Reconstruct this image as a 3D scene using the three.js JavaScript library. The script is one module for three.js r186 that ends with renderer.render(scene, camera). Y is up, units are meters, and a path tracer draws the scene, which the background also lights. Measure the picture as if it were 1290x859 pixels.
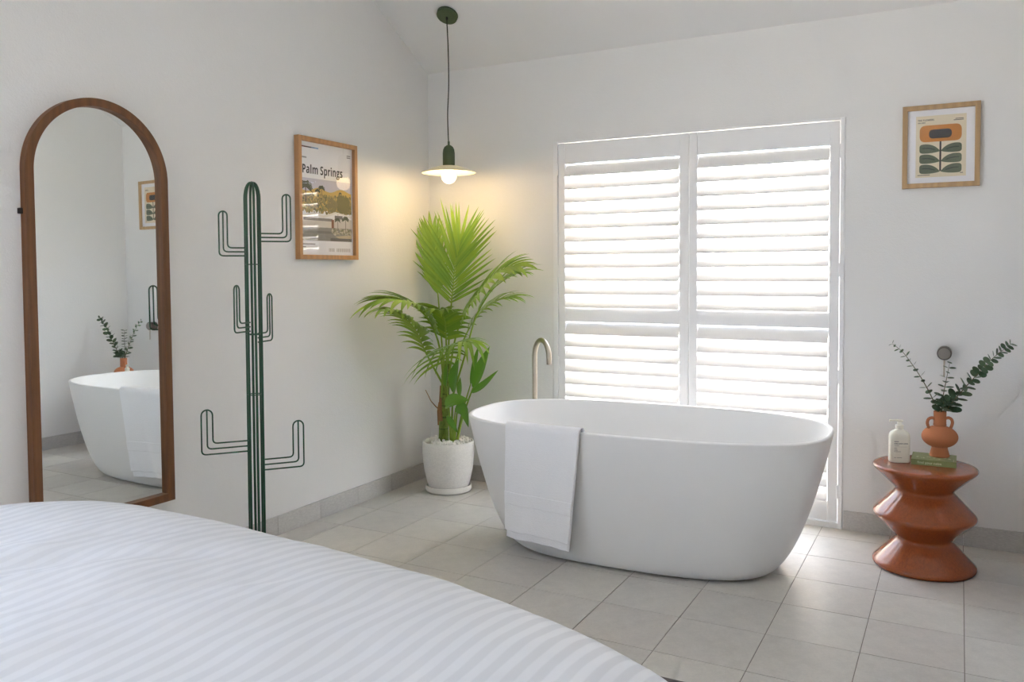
import * as THREE from 'three';
import { mergeGeometries, mergeVertices } from 'three/addons/utils/BufferGeometryUtils.js';
import { RoundedBoxGeometry } from 'three/addons/geometries/RoundedBoxGeometry.js';
import { RectAreaLightUniformsLib } from 'three/addons/lights/RectAreaLightUniformsLib.js';

// ------------------------------------------------------------------ camera, sky, exposure
const scene = new THREE.Scene();
const renderer = new THREE.WebGLRenderer({ antialias: true });
renderer.toneMapping = THREE.LinearToneMapping;
renderer.toneMappingExposure = 1.3;
renderer.shadowMap.enabled = true;
renderer.shadowMap.type = THREE.PCFSoftShadowMap;
RectAreaLightUniformsLib.init();

const camera = new THREE.PerspectiveCamera(THREE.MathUtils.radToDeg(2 * Math.atan(429.5 / 1055.44)), 1290 / 859, 0.05, 100);
{
  const f = new THREE.Vector3(-0.47505, -0.0361, -0.87922).normalize();      // looking towards the corner beside the window
  const right = new THREE.Vector3(0.87988, -0.0055, -0.47517).normalize();
  const up = new THREE.Vector3().crossVectors(right, f);
  camera.quaternion.setFromRotationMatrix(new THREE.Matrix4().makeBasis(right, up, f.clone().negate()));
  camera.position.set(2.836, 1.2526, 4.258);
  camera.setViewOffset(1290, 859, 5.98, 51.8, 1290, 859);                   // a shifted lens
}
scene.add(camera);
scene.background = new THREE.Color(0.80, 0.92, 1.15);                        // bright even sky
scene.backgroundIntensity = 7.0;
{ // sun from behind the house: it falls on the garden wall facing the shutters
  const sun = new THREE.DirectionalLight(0xfff5ea, 70); sun.name = 'sun';
  sun.position.set(4.5, 11, 9.5); sun.target.position.set(1.6, 0, -3); sun.castShadow = true;
  Object.assign(sun.shadow.camera, { left: -12, right: 12, top: 12, bottom: -12, near: 0.5, far: 40 }); sun.shadow.mapSize.set(2048, 2048);
  scene.add(sun, sun.target);
}

// ------------------------------------------------------------------ helpers
let seed = 7;
function rnd() { seed = (seed + 0x6D2B79F5) | 0; let t = Math.imul(seed ^ (seed >>> 15), 1 | seed); t = (t + Math.imul(t ^ (t >>> 7), 61 | t)) ^ t; return ((t ^ (t >>> 14)) >>> 0) / 4294967296; }
const rr = (a, b) => a + (b - a) * rnd();
const V = (x, y, z) => new THREE.Vector3(x, y, z);
const taken = new Map();
function numbered(name) { const n = taken.get(name) || 0; taken.set(name, n + 1); return n ? name + '_' + String(n).padStart(3, '0') : name; }
function mesh(name, geo, mat, parent = scene) {
  const m = new THREE.Mesh(geo, mat);
  m.name = parent === scene ? numbered(name) : name;
  m.castShadow = m.receiveShadow = true;
  parent.add(m);
  return m;
}
function thing(name, label, category, pos = [0, 0, 0], group) {
  const g = new THREE.Group(); g.name = numbered(name); g.position.set(...pos);
  g.userData = { label, category }; if (group) g.userData.group = group;
  scene.add(g); return g;
}
function tag(o, label, category, group) { o.userData.label = label; o.userData.category = category; if (group) o.userData.group = group; return o; }
function struct(o, label) { o.userData.kind = 'structure'; if (label) o.userData.label = label; return o; }
function box(x0, x1, y0, y1, z0, z1) { const g = new THREE.BoxGeometry(x1 - x0, y1 - y0, z1 - z0); g.translate((x0 + x1) / 2, (y0 + y1) / 2, (z0 + z1) / 2); return g; }
function rbox(x0, x1, y0, y1, z0, z1, r = 0.003, s = 2) { const g = new RoundedBoxGeometry(x1 - x0, y1 - y0, z1 - z0, s, r); g.translate((x0 + x1) / 2, (y0 + y1) / 2, (z0 + z1) / 2); return g; }
function merge(list) {
  const l = list.map((g) => { const q = g.index ? g.toNonIndexed() : g; for (const k of Object.keys(q.attributes)) if (!['position', 'normal', 'uv'].includes(k)) q.deleteAttribute(k); return q; });
  return mergeGeometries(l);
}
function tube(points, r, seg = 24, rad = 8, closed = false) { return new THREE.TubeGeometry(new THREE.CatmullRomCurve3(points, closed, 'centripetal'), seg, r, rad, closed); }
function polyTube(points, r, corner = 0.02, rad = 6) {         // straight runs with rounded bends
  const path = new THREE.CurvePath();
  let last = points[0];
  for (let i = 1; i < points.length - 1; i++) {
    const p = points[i], a = points[i - 1], b = points[i + 1];
    const da = a.clone().sub(p), db = b.clone().sub(p);
    const c = Math.min(corner, da.length() * 0.5, db.length() * 0.5);
    const p0 = p.clone().add(da.setLength(c)), p1 = p.clone().add(db.setLength(c));
    path.add(new THREE.LineCurve3(last, p0)); path.add(new THREE.QuadraticBezierCurve3(p0, p, p1)); last = p1;
  }
  path.add(new THREE.LineCurve3(last, points[points.length - 1]));
  const pts = [];
  for (const c of path.curves) { const n = c.isLineCurve3 ? 1 : 5; for (let k = pts.length ? 1 : 0; k <= n; k++) pts.push(c.getPoint(k / n)); }
  return sweep(pts, r, rad);
}
function sweep(pts, r, rad = 6) {                               // tube through the very points given, parallel transport frames
  const pos = [], idx = [], n = pts.length; let nrm = null;
  for (let i = 0; i < n; i++) {
    const t = pts[Math.min(i + 1, n - 1)].clone().sub(pts[Math.max(i - 1, 0)]).normalize();
    if (!nrm) { nrm = Math.abs(t.y) < 0.9 ? V(0, 1, 0) : V(1, 0, 0); }
    nrm = nrm.clone().addScaledVector(t, -nrm.dot(t)).normalize();
    const b = t.clone().cross(nrm), R = typeof r === 'function' ? r(i / (n - 1)) : r;
    for (let k = 0; k < rad; k++) { const a = k / rad * Math.PI * 2; const p = pts[i].clone().addScaledVector(nrm, Math.cos(a) * R).addScaledVector(b, Math.sin(a) * R); pos.push(p.x, p.y, p.z); }
  }
  for (let i = 0; i < n - 1; i++) for (let k = 0; k < rad; k++) { const a = i * rad + k, b2 = i * rad + (k + 1) % rad, c = a + rad, d = b2 + rad; idx.push(a, b2, c, b2, d, c); }
  for (let k = 1; k < rad - 1; k++) { idx.push(0, k + 1, k); const o = (n - 1) * rad; idx.push(o, o + k, o + k + 1); }
  const g = new THREE.BufferGeometry();
  g.setAttribute('position', new THREE.Float32BufferAttribute(pos, 3));
  g.setAttribute('uv', new THREE.Float32BufferAttribute(new Float32Array(pos.length / 3 * 2), 2));
  g.setIndex(idx); g.computeVertexNormals(); return g;
}
function gridGeo(nu, nv, fn) {                                  // fn(i/nu, j/nv) -> [x,y,z,u,v]
  const pos = [], uv = [], idx = [];
  for (let j = 0; j <= nv; j++) for (let i = 0; i <= nu; i++) { const q = fn(i / nu, j / nv); pos.push(q[0], q[1], q[2]); uv.push(q[3] ?? i / nu, q[4] ?? j / nv); }
  for (let j = 0; j < nv; j++) for (let i = 0; i < nu; i++) { const a = j * (nu + 1) + i, b = a + 1, c = a + nu + 1, d = c + 1; idx.push(a, b, c, b, d, c); }
  const g = new THREE.BufferGeometry();
  g.setAttribute('position', new THREE.Float32BufferAttribute(pos, 3)); g.setAttribute('uv', new THREE.Float32BufferAttribute(uv, 2));
  g.setIndex(idx); g.computeVertexNormals(); return g;
}
function lathe(profile, seg = 64) { return new THREE.LatheGeometry(profile.map(([r, y]) => new THREE.Vector2(r, y)), seg); }
// value noise, tileable
function noiseField(n, cells, sd) {
  const s0 = seed; seed = sd; const lat = Array.from({ length: cells * cells }, () => rnd()); seed = s0;
  const out = new Float32Array(n * n), sm = (t) => t * t * (3 - 2 * t);
  for (let y = 0; y < n; y++) for (let x = 0; x < n; x++) {
    const fx = x / n * cells, fy = y / n * cells, x0 = Math.floor(fx), y0 = Math.floor(fy), tx = sm(fx - x0), ty = sm(fy - y0);
    const g = (a, b) => lat[(b % cells) * cells + (a % cells)];
    out[y * n + x] = (g(x0, y0) * (1 - tx) + g(x0 + 1, y0) * tx) * (1 - ty) + (g(x0, y0 + 1) * (1 - tx) + g(x0 + 1, y0 + 1) * tx) * ty;
  }
  return out;
}
function tex(n, fn, srgb = true, rep) {                         // fn(x,y,i) -> [r,g,b] 0..1
  const d = new Uint8Array(n * n * 4);
  for (let y = 0; y < n; y++) for (let x = 0; x < n; x++) { const c = fn(x, y, y * n + x), i = (y * n + x) * 4; for (let k = 0; k < 3; k++) d[i + k] = Math.max(0, Math.min(255, Math.round(c[k] * 255))); d[i + 3] = 255; }
  const t = new THREE.DataTexture(d, n, n); t.wrapS = t.wrapT = THREE.RepeatWrapping; t.magFilter = THREE.LinearFilter; t.minFilter = THREE.LinearMipmapLinearFilter; t.generateMipmaps = true;
  if (srgb) t.colorSpace = THREE.SRGBColorSpace;
  if (rep) t.repeat.set(rep, rep);
  t.needsUpdate = true; return t;
}
function canvasTex(w, h, draw) {
  const c = document.createElement('canvas'); c.width = w; c.height = h; draw(c.getContext('2d'), w, h);
  const t = new THREE.CanvasTexture(c); t.colorSpace = THREE.SRGBColorSpace; t.anisotropy = 8; return t;
}
const std = (o) => new THREE.MeshStandardMaterial(o);
const phy = (o) => new THREE.MeshPhysicalMaterial(o);

// ------------------------------------------------------------------ materials
const N256a = noiseField(256, 8, 11), N256b = noiseField(256, 32, 12), N256c = noiseField(256, 128, 13), N256d = noiseField(256, 64, 14);
const wallBump = tex(256, (x, y, i) => { const v = 0.5 + (N256c[i] - 0.5) * 0.6 + (N256b[i] - 0.5) * 0.3; return [v, v, v]; }, false, 2.5);
const M = {};
M.wall = std({ color: 0xeeedea, roughness: 0.9, bumpMap: wallBump, bumpScale: 0.0006 });
M.ceiling = std({ color: 0xeeedeb, roughness: 0.95 });
M.joinery = std({ color: 0xf4f4f3, roughness: 0.45 });
M.louver = phy({ color: 0xf6f5f3, roughness: 0.5, transmission: 0.06, thickness: 0 });
M.glass = phy({ color: 0xffffff, roughness: 0, transmission: 1, thickness: 0, ior: 1.5 });
M.grout = std({ color: 0x8a847b, roughness: 0.95 });
M.tiles = [0, 1, 2, 3].map((k) => {
  const base = [[0.825, 0.81, 0.78], [0.81, 0.795, 0.765], [0.835, 0.82, 0.785], [0.82, 0.80, 0.77]][k], ox = k * 61, oy = k * 97;
  const t = tex(256, (x, y) => { const i = ((y + oy) & 255) * 256 + ((x + ox) & 255); const v = (N256a[i] - 0.5) * 0.03 + (N256b[i] - 0.5) * 0.03 + (N256c[i] - 0.5) * 0.03; return base.map((b) => b + v); });
  const rt = tex(256, (x, y) => { const i = ((y + oy) & 255) * 256 + ((x + ox) & 255); const v = 0.42 + (N256b[i] - 0.5) * 0.18 + (N256d[i] - 0.5) * 0.1; return [v, v, v]; }, false);
  return std({ map: t, roughness: 1, roughnessMap: rt });
});
M.skirting = [0xd6d3ce, 0xd1cec9].map((c) => std({ color: c, roughness: 0.55, map: tex(256, (x, y, i) => { const v = 0.95 + (N256b[i] - 0.5) * 0.07 + (N256c[i] - 0.5) * 0.04; return [v, v, v]; }) }));
function wood(r, g, b, contrast, sd) {
  const ring = noiseField(256, 4, sd), fine = noiseField(256, 128, sd + 1);
  return tex(256, (x, y, i) => {                                // grain runs along v
    const warp = ring[y * 256 + x] * 1.6, s = 0.5 + 0.5 * Math.sin((x / 256 * 9 + warp) * 6.283), fl = fine[17 * 256 + x] * 0.7 + fine[i] * 0.3 - 0.5;
    const k = 1 + contrast * (s - 0.5) + contrast * 0.9 * fl; return [r * k, g * k, b * k];
  });
}
M.mirrorWood = std({ map: wood(0.44, 0.285, 0.16, 0.14, 31), roughness: 0.5 });
M.oak = std({ map: wood(0.77, 0.58, 0.39, 0.07, 41), roughness: 0.55 });
M.oakPale = std({ map: wood(0.74, 0.615, 0.45, 0.07, 51), roughness: 0.55 });
M.silver = std({ color: 0xf2f5f3, metalness: 1, roughness: 0.01 });
M.black = std({ color: 0x1c1b1a, roughness: 0.5 });
M.cactus = phy({ color: 0x0c4a2c, roughness: 0.35, clearcoat: 0.4, clearcoatRoughness: 0.25 });
M.lampGreen = std({ color: 0x48583a, roughness: 0.55 });
M.cord = std({ color: 0x3a3d2e, roughness: 0.8 });
M.shade = phy({ color: 0xf2f0dc, roughness: 0.5, transmission: 0.18, thickness: 0 });
M.bulb = std({ color: 0xfff4e0, emissive: 0xffe2b0, emissiveIntensity: 4, roughness: 0.4 });
M.tub = phy({ color: 0xf2f1ee, roughness: 0.42, sheen: 0 });
const terry = tex(256, (x, y, i) => { const v = 0.3 + N256c[i] * 0.7; return [v, v, v]; }, false, 5);
M.towel = std({ color: 0xfafafb, roughness: 0.95, bumpMap: terry, bumpScale: 0.0012 });
M.steel = std({ color: 0xb9b0a0, metalness: 1, roughness: 0.28 });
M.steelDark = std({ color: 0x6e6a65, metalness: 0.8, roughness: 0.5 });
M.steelFace = std({ color: 0x98938c, metalness: 0.6, roughness: 0.6 });
M.orange = phy({ color: 0xa04d1a, roughness: 0.6, specularIntensity: 0.3, clearcoat: 1, clearcoatRoughness: 0.02, map: tex(256, (x, y, i) => { const v = 0.93 + (N256c[i] - 0.5) * 0.16 + (N256d[i] - 0.5) * 0.08; return [v, v, v]; }, true, 3) });
M.terracotta = std({ color: 0xc07a52, roughness: 0.85, bumpMap: wallBump, bumpScale: 0.0008 });
M.bottle = phy({ color: 0xf1eedd, roughness: 0.35, clearcoat: 0.3 });
M.bookCover = std({ color: 0x8b9566, roughness: 0.6 });
M.paper = std({ color: 0xefeadb, roughness: 0.9 });
M.pot = std({ roughness: 0.85, map: tex(256, (x, y, i) => { const s = N256c[i] > 0.93 ? 0.84 : 0.93; const v = s + (N256b[i] - 0.5) * 0.04; return [v, v * 0.99, v * 0.965]; }, true, 4) });
M.potPlain = std({ color: 0xefece4, roughness: 0.8 });
M.pebble = std({ color: 0xf3f0ea, roughness: 0.8 });
M.leaf = [0x9dc03a, 0x90b838, 0x84ae34].map((c) => phy({ color: c, roughness: 0.48, transmission: 0.3, thickness: 0, side: THREE.DoubleSide }));
M.broad = [0x74b034, 0x6aa832, 0x7cb63a].map((c) => phy({ color: c, roughness: 0.42, transmission: 0.3, thickness: 0, side: THREE.DoubleSide }));
M.rachis = std({ color: 0x8aa83a, roughness: 0.55 });
M.trunk = std({ roughness: 0.6, map: tex(256, (x, y, i) => { const ringv = (Math.sin(y / 256 * 6.283 * 5) > 0.93) ? -0.12 : 0, v = (N256b[i] - 0.5) * 0.16 + ringv; return [0.46 + v, 0.55 + v, 0.2 + v * 0.6]; }) });
M.husk = std({ color: 0x9a7048, roughness: 0.8 });
M.euc = [0x51694a, 0x465f43, 0x5f7654].map((c) => phy({ color: c, roughness: 0.6, transmission: 0.12, thickness: 0, side: THREE.DoubleSide }));
M.eucStem = std({ color: 0x6d6a4c, roughness: 0.7 });
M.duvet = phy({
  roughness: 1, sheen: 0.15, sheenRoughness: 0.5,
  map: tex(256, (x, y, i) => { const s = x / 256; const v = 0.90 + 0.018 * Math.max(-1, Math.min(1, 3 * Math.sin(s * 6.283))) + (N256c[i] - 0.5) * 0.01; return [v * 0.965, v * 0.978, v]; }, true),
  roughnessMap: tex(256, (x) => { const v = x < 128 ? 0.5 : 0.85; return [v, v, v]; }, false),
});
M.mattress = std({ color: 0xe9e9ea, roughness: 0.9 });
M.darkWood = std({ map: wood(0.22, 0.16, 0.12, 0.25, 61), roughness: 0.6 });
M.patio = std({ color: 0xc9c4ba, roughness: 0.9 });
M.render = std({ color: 0xe6e0d6, roughness: 0.95, bumpMap: wallBump, bumpScale: 0.002 });

// ------------------------------------------------------------------ the room
const W = 3.12, ZF = 6.4, RIDGE = 3.2, EAVE = 2.43, SL = 0.56, TOPY = EAVE + SL * RIDGE;
const WX0 = 0.833, WX1 = 2.353, WY = 1.962;                      // opening behind the shutters
{ // floor: bed of grout with tiles laid in it
  const floor = struct(mesh('floor', box(-0.12, W + 0.12, -0.12, -0.0018, -0.12, ZF + 0.12), M.grout), 'grey beige stone tile floor with fine grout joints');
  const T = 0.3, GAP = 0.0028, X0 = 0.464, Z0 = 0.1537, cache = new Map();
  for (let j = -1; Z0 + j * T < ZF; j++) for (let i = -2; X0 + i * T < W; i++) {
    const x0 = Math.max(0, X0 + i * T), x1 = Math.min(W, X0 + (i + 1) * T), z0 = Math.max(j === -1 && x0 > WX0 - 0.2 && x1 < WX1 + 0.2 ? -0.14 : 0, Z0 + j * T), z1 = Math.min(ZF, Z0 + (j + 1) * T);
    const w = x1 - x0 - GAP, d = z1 - z0 - GAP; if (w < 0.01 || d < 0.01) continue;
    const key = w.toFixed(4) + '_' + d.toFixed(4);
    if (!cache.has(key)) cache.set(key, new THREE.BoxGeometry(w, 0.01, d));
    const t = mesh('tile', cache.get(key), M.tiles[Math.floor(rnd() * 4)], floor);
    t.position.set((x0 + x1) / 2, -0.005 + rr(-0.0003, 0.0003), (z0 + z1) / 2);
    if (Math.abs(w - d) < 1e-6) t.rotation.y = Math.floor(rnd() * 4) * Math.PI / 2;
  }
  // walls
  const back = new THREE.Shape([[-0.15, 0], [WX0, 0], [WX0, WY], [WX1, WY], [WX1, 0], [W + 0.15, 0], [W + 0.15, EAVE + 0.1], [-0.15, EAVE + 0.1]].map((p) => new THREE.Vector2(...p)));
  const bg = new THREE.ExtrudeGeometry(back, { depth: 0.15, bevelEnabled: false }); bg.translate(0, 0, -0.15);
  struct(mesh('wall_back', bg, M.wall), 'white painted wall around the shuttered opening');
  const DZ0 = 3.55, DZ1 = 5.35, DY = 2.1;                          // garden door in the mirror wall, beside the bed
  const gable = (name, x, label, door) => {
    const s = new THREE.Shape([[0, 0], ...(door ? [[DZ0, 0], [DZ0, DY], [DZ1, DY], [DZ1, 0]] : []), [ZF, 0], [ZF, TOPY - SL * (ZF - RIDGE)], [RIDGE, TOPY], [0, EAVE]].map((p) => new THREE.Vector2(-p[0], p[1])));
    const g = new THREE.ExtrudeGeometry(s, { depth: 0.15, bevelEnabled: false }); g.rotateY(Math.PI / 2); g.translate(x, 0, 0);
    return struct(mesh(name, g, M.wall), label);
  };
  gable('wall_left', -0.15, 'white painted gable wall carrying the arched mirror', true);
  gable('wall_right', W, 'white painted wall beside the orange side table', false);
  const FY = TOPY - SL * (ZF - RIDGE);
  struct(mesh('wall_front', box(-0.15, W + 0.15, 0, FY + 0.1, ZF, ZF + 0.15), M.wall), 'white painted wall at the head of the bed');
  const slab = (z0, y0, z1, y1) => {
    const s = new THREE.Shape([[z0, y0], [z1, y1], [z1, y1 + 0.16], [z0, y0 + 0.16]].map((p) => new THREE.Vector2(-p[0], p[1])));
    const g = new THREE.ExtrudeGeometry(s, { depth: W + 0.3, bevelEnabled: false }); g.rotateY(Math.PI / 2); g.translate(-0.15, 0, 0); return g;
  };
  struct(mesh('ceiling', slab(-0.15, EAVE - 0.15 * SL, RIDGE, TOPY), M.ceiling), 'white sloping ceiling over the bath');
  struct(mesh('ceiling', slab(RIDGE, TOPY, ZF + 0.15, FY - 0.15 * SL), M.ceiling), 'white sloping ceiling over the bed');
  // garden door beside the bed, out of the picture
  const d = new THREE.Group(); d.name = 'window_2'; struct(d, 'wide glazed garden door in a white frame'); scene.add(d);
  const mz = (DZ0 + DZ1) / 2;
  for (const z of [DZ0, mz - 0.03, DZ1 - 0.06]) mesh('frame_post', rbox(-0.09, -0.04, 0, DY, z, z + 0.06), M.joinery, d);
  for (const [a, b] of [[DZ0 + 0.06, mz - 0.03], [mz + 0.03, DZ1 - 0.06]]) {
    for (const y of [0, DY - 0.06]) mesh('frame_rail', rbox(-0.09, -0.04, y, y + 0.06, a, b), M.joinery, d);
    const p = mesh('pane', new THREE.PlaneGeometry(b - a, DY - 0.12), M.glass, d); p.position.set(-0.065, DY / 2, (a + b) / 2); p.rotation.y = Math.PI / 2;
  }
  // ground outside both openings
  struct(mesh('floor', box(-6, 9, -0.14, -0.03, -8, -0.16), M.patio), 'pale paved terrace outside the shutters').name = 'floor_terrace';
  struct(mesh('floor', box(-8, -0.16, -0.14, -0.03, -0.15, ZF + 5), M.patio), 'pale paved terrace outside the garden door').name = 'floor_garden';
}
{ // sunlit rendered garden wall that the shutters look out on
  const g = new THREE.Group(); g.name = 'wall_garden'; struct(g, 'cream rendered garden wall facing the shutters'); scene.add(g);
  mesh('wall_body', box(-5, 8, -0.1, 2.3, -4.35, -4.15), M.render, g);
  mesh('coping', rbox(-5.02, 8.02, 2.3, 2.36, -4.4, -4.1, 0.01), M.patio, g);
}
// skirting tiles
function skirting(name, label, along, from, to, joints, place) {
  const g = new THREE.Group(); g.name = name; struct(g, label); scene.add(g);
  const cuts = [from, ...joints.filter((j) => j > from + 0.01 && j < to - 0.01).sort((a, b) => a - b), to];
  for (let i = 0; i < cuts.length - 1; i++) {
    const a = cuts[i] + 0.0008, b = cuts[i + 1] - 0.0008, geo = along === 'z' ? rbox(-0.005, 0.005, 0, 0.0926, a, b, 0.0015, 1) : rbox(a, b, 0, 0.0926, -0.005, 0.005, 0.0015, 1);
    mesh('skirting_tile', geo, M.skirting[i % 2], g).position.set(...place);
  }
  return g;
}
const seq = (a, n) => Array.from({ length: n }, (_, k) => a + 0.3 * k);
skirting('baseboard_left', 'grey tile skirting along the mirror wall', 'z', 0.0, 3.55, seq(0.122, 22), [0.005, 0, 0]);
skirting('baseboard_back', 'grey tile skirting behind the potted palm', 'x', 0.01, WX0 - 0.004, seq(0.164, 3), [0, 0, 0.005]);
skirting('baseboard_back_001', 'grey tile skirting behind the orange side table', 'x', WX1 + 0.006, W - 0.01, [2.564, 2.864], [0, 0, 0.005]);
skirting('baseboard_right', 'grey tile skirting on the wall beside the side table', 'z', 0.0, ZF, seq(0.154, 22), [W - 0.005, 0, 0]);

// window opening: frame, glazing, shutters
{
  const w = new THREE.Group(); w.name = 'window_1'; struct(w, 'white framed glazed opening behind the shutters'); scene.add(w);
  const F = 0.026;
  mesh('window_frame', rbox(WX0, WX0 + F, 0, WY, -0.09, 0.006, 0.002), M.joinery, w);
  mesh('window_frame', rbox(WX1 - 0.02, WX1, 0, WY, -0.09, 0.006, 0.002), M.joinery, w);
  mesh('window_frame', rbox(WX0 + F, WX1 - 0.02, WY - 0.009, WY, -0.09, 0.006, 0.002), M.joinery, w);
  mesh('window_sill', rbox(WX0 + F, WX1 - 0.02, 0, 0.028, -0.13, 0.003, 0.002), M.joinery, w);
  for (const [a, b] of [[WX0, 1.59], [1.59, WX1]]) {
    for (const x of [a, b - 0.05]) mesh('sash_stile', box(x, x + 0.05, 0.028, WY, -0.145, -0.115), M.joinery, w);
    for (const y of [0.028, WY - 0.05]) mesh('sash_rail', box(a + 0.05, b - 0.05, y, y + 0.05, -0.145, -0.115), M.joinery, w);
    const p = mesh('pane', new THREE.PlaneGeometry(b - a - 0.1, WY - 0.128), M.glass, w); p.position.set((a + b) / 2, WY / 2 + 0.014, -0.13);
  }
}
const PITCH = 0.0725, BLADE = 0.084;
function louverGeo(len) {
  const s = new THREE.Shape(); const n = 9, t = 0.0052;
  for (let k = 0; k <= n; k++) { const u = -1 + 2 * k / n; s[k ? 'lineTo' : 'moveTo'](u * BLADE / 2, t * Math.sqrt(Math.max(0, 1 - u * u)) + 0.0006); }
  for (let k = n; k >= 0; k--) { const u = -1 + 2 * k / n; s.lineTo(u * BLADE / 2, -t * Math.sqrt(Math.max(0, 1 - u * u)) - 0.0006); }
  const g = new THREE.ExtrudeGeometry(s, { depth: len, bevelEnabled: false }); g.translate(0, 0, -len / 2); g.rotateY(Math.PI / 2); return g;  // blade width now along -z / +z
}
function shutter(x0, x1, lx0, lx1, label, hingeX) {
  const g = thing('shutter_panel', label, 'shutter', [0, 0, 0], 'pair of white plantation shutters');
  const y0 = 0.032, y1 = WY - 0.013, z0 = -0.028, z1 = 0.0, topRail = 1.836, mid0 = 0.962, mid1 = 1.040, bot = 0.128;
  mesh('stile', rbox(x0, lx0, y0, y1, z0, z1, 0.003), M.joinery, g);
  mesh('stile', rbox(lx1, x1, y0, y1, z0, z1, 0.003), M.joinery, g);
  for (const [a, b] of [[y0, bot], [mid0, mid1], [topRail, y1]]) mesh('rail', rbox(lx0, lx1, a, b, z0 + 0.002, z1 - 0.002, 0.002), M.joinery, g);
  const geo = louverGeo(lx1 - lx0 - 0.004);
  for (const [a, b] of [[bot, mid0], [mid1, topRail]]) {
    const n = Math.round((b - a) / PITCH), p = (b - a) / n;
    for (let k = 0; k < n; k++) {
      const l = mesh('louver', geo, M.louver, g);
      l.position.set((lx0 + lx1) / 2, a + p * (k + 0.5), (z0 + z1) / 2 + 0.0);
      l.rotation.x = THREE.MathUtils.degToRad(57 + rr(-1.2, 1.2));       // outer edge up, inner edge down
    }
  }
  for (const y of [1.806, 1.243, 0.731, 0.177]) mesh('hinge', rbox(hingeX - 0.004, hingeX + 0.004, y - 0.033, y + 0.033, -0.004, 0.006, 0.002), M.joinery, g);
  return g;
}
shutter(0.862, 1.601, 0.902, 1.552, 'white plantation shutter panel behind the bath tap', 0.861);
shutter(1.605, 2.329, 1.646, 2.285, 'white plantation shutter panel hinged on the side table side', 2.331);

// ------------------------------------------------------------------ freestanding bath
const TUB = { x: 1.6, z: 0.728, a: 0.797, b: 0.426, h: 0.592, a2: 0.535, b2: 0.278, n: 2.8, yaw: 0.04 };
function tubGeo() {
  const rings = [], { a, b, h, a2, b2 } = TUB, g = (k) => Math.pow(k, 0.48);
  const push = (ra, rb, y) => rings.push([ra, rb, y]);
  push(0.001, 0.001, 0.006); push(a2 * 0.6, b2 * 0.6, 0.006); push(a2 - 0.012, b2 - 0.012, 0.006); push(a2 - 0.003, b2 - 0.003, 0.008);
  for (let k = 0; k <= 26; k++) { const t = Math.pow(k / 26, 1.5); push(a2 + (a - a2) * g(0.012 + 0.988 * t), b2 + (b - b2) * g(0.012 + 0.988 * t), 0.012 + (h - 0.008 - 0.012) * t); }
  for (let k = 1; k <= 6; k++) { const t = k / 6 * Math.PI; push(a - 0.009 + 0.009 * Math.cos(t), b - 0.009 + 0.009 * Math.cos(t), h - 0.008 + 0.008 * Math.sin(t)); }
  const ai = a - 0.018, bi = b - 0.018, ab = a2 - 0.03, bb = b2 - 0.03;
  for (let k = 1; k <= 22; k++) { const t = k / 22; push(ab + (ai - ab) * Math.pow(1 - t, 0.6), bb + (bi - bb) * Math.pow(1 - t, 0.6), 0.115 + (h - 0.008 - 0.115) * (1 - t)); }
  push(ab - 0.03, bb - 0.03, 0.103); push(ab - 0.09, bb - 0.09, 0.099); push(0.001, 0.001, 0.095);
  const nu = 144;
  return mergeVertices(gridGeo(nu, rings.length - 1, (i, j) => {
    const [ra, rb, y] = rings[Math.round(j * (rings.length - 1))], t = i * Math.PI * 2, c = Math.cos(t), s = Math.sin(t), e = 2 / TUB.n;
    return [ra * Math.sign(c) * Math.pow(Math.abs(c), e), y, -rb * Math.sign(s) * Math.pow(Math.abs(s), e), 0, 0];
  }), 1e-5);
}
{
  const g = tubGeo(); g.computeVertexNormals();
  const t = thing('bathtub', 'white matt oval freestanding bathtub in front of the shutters', 'bathtub', [TUB.x, 0, TUB.z]);
  t.rotation.y = TUB.yaw;
  mesh('tub_shell', g, M.tub, t);
  const pl = new THREE.CylinderGeometry(1, 1, 0.006, 64); pl.scale(TUB.a2 - 0.03, 1, TUB.b2 - 0.03); pl.translate(0, 0.003, 0);
  mesh('plinth', pl, M.black, t);
  const drain = mesh('drain', lathe([[0.0005, 0.003], [0.024, 0.003], [0.03, 0.0], [0.03, -0.003]], 32), M.steel, t); drain.position.set(0.05, 0.098, 0);
}
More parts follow.
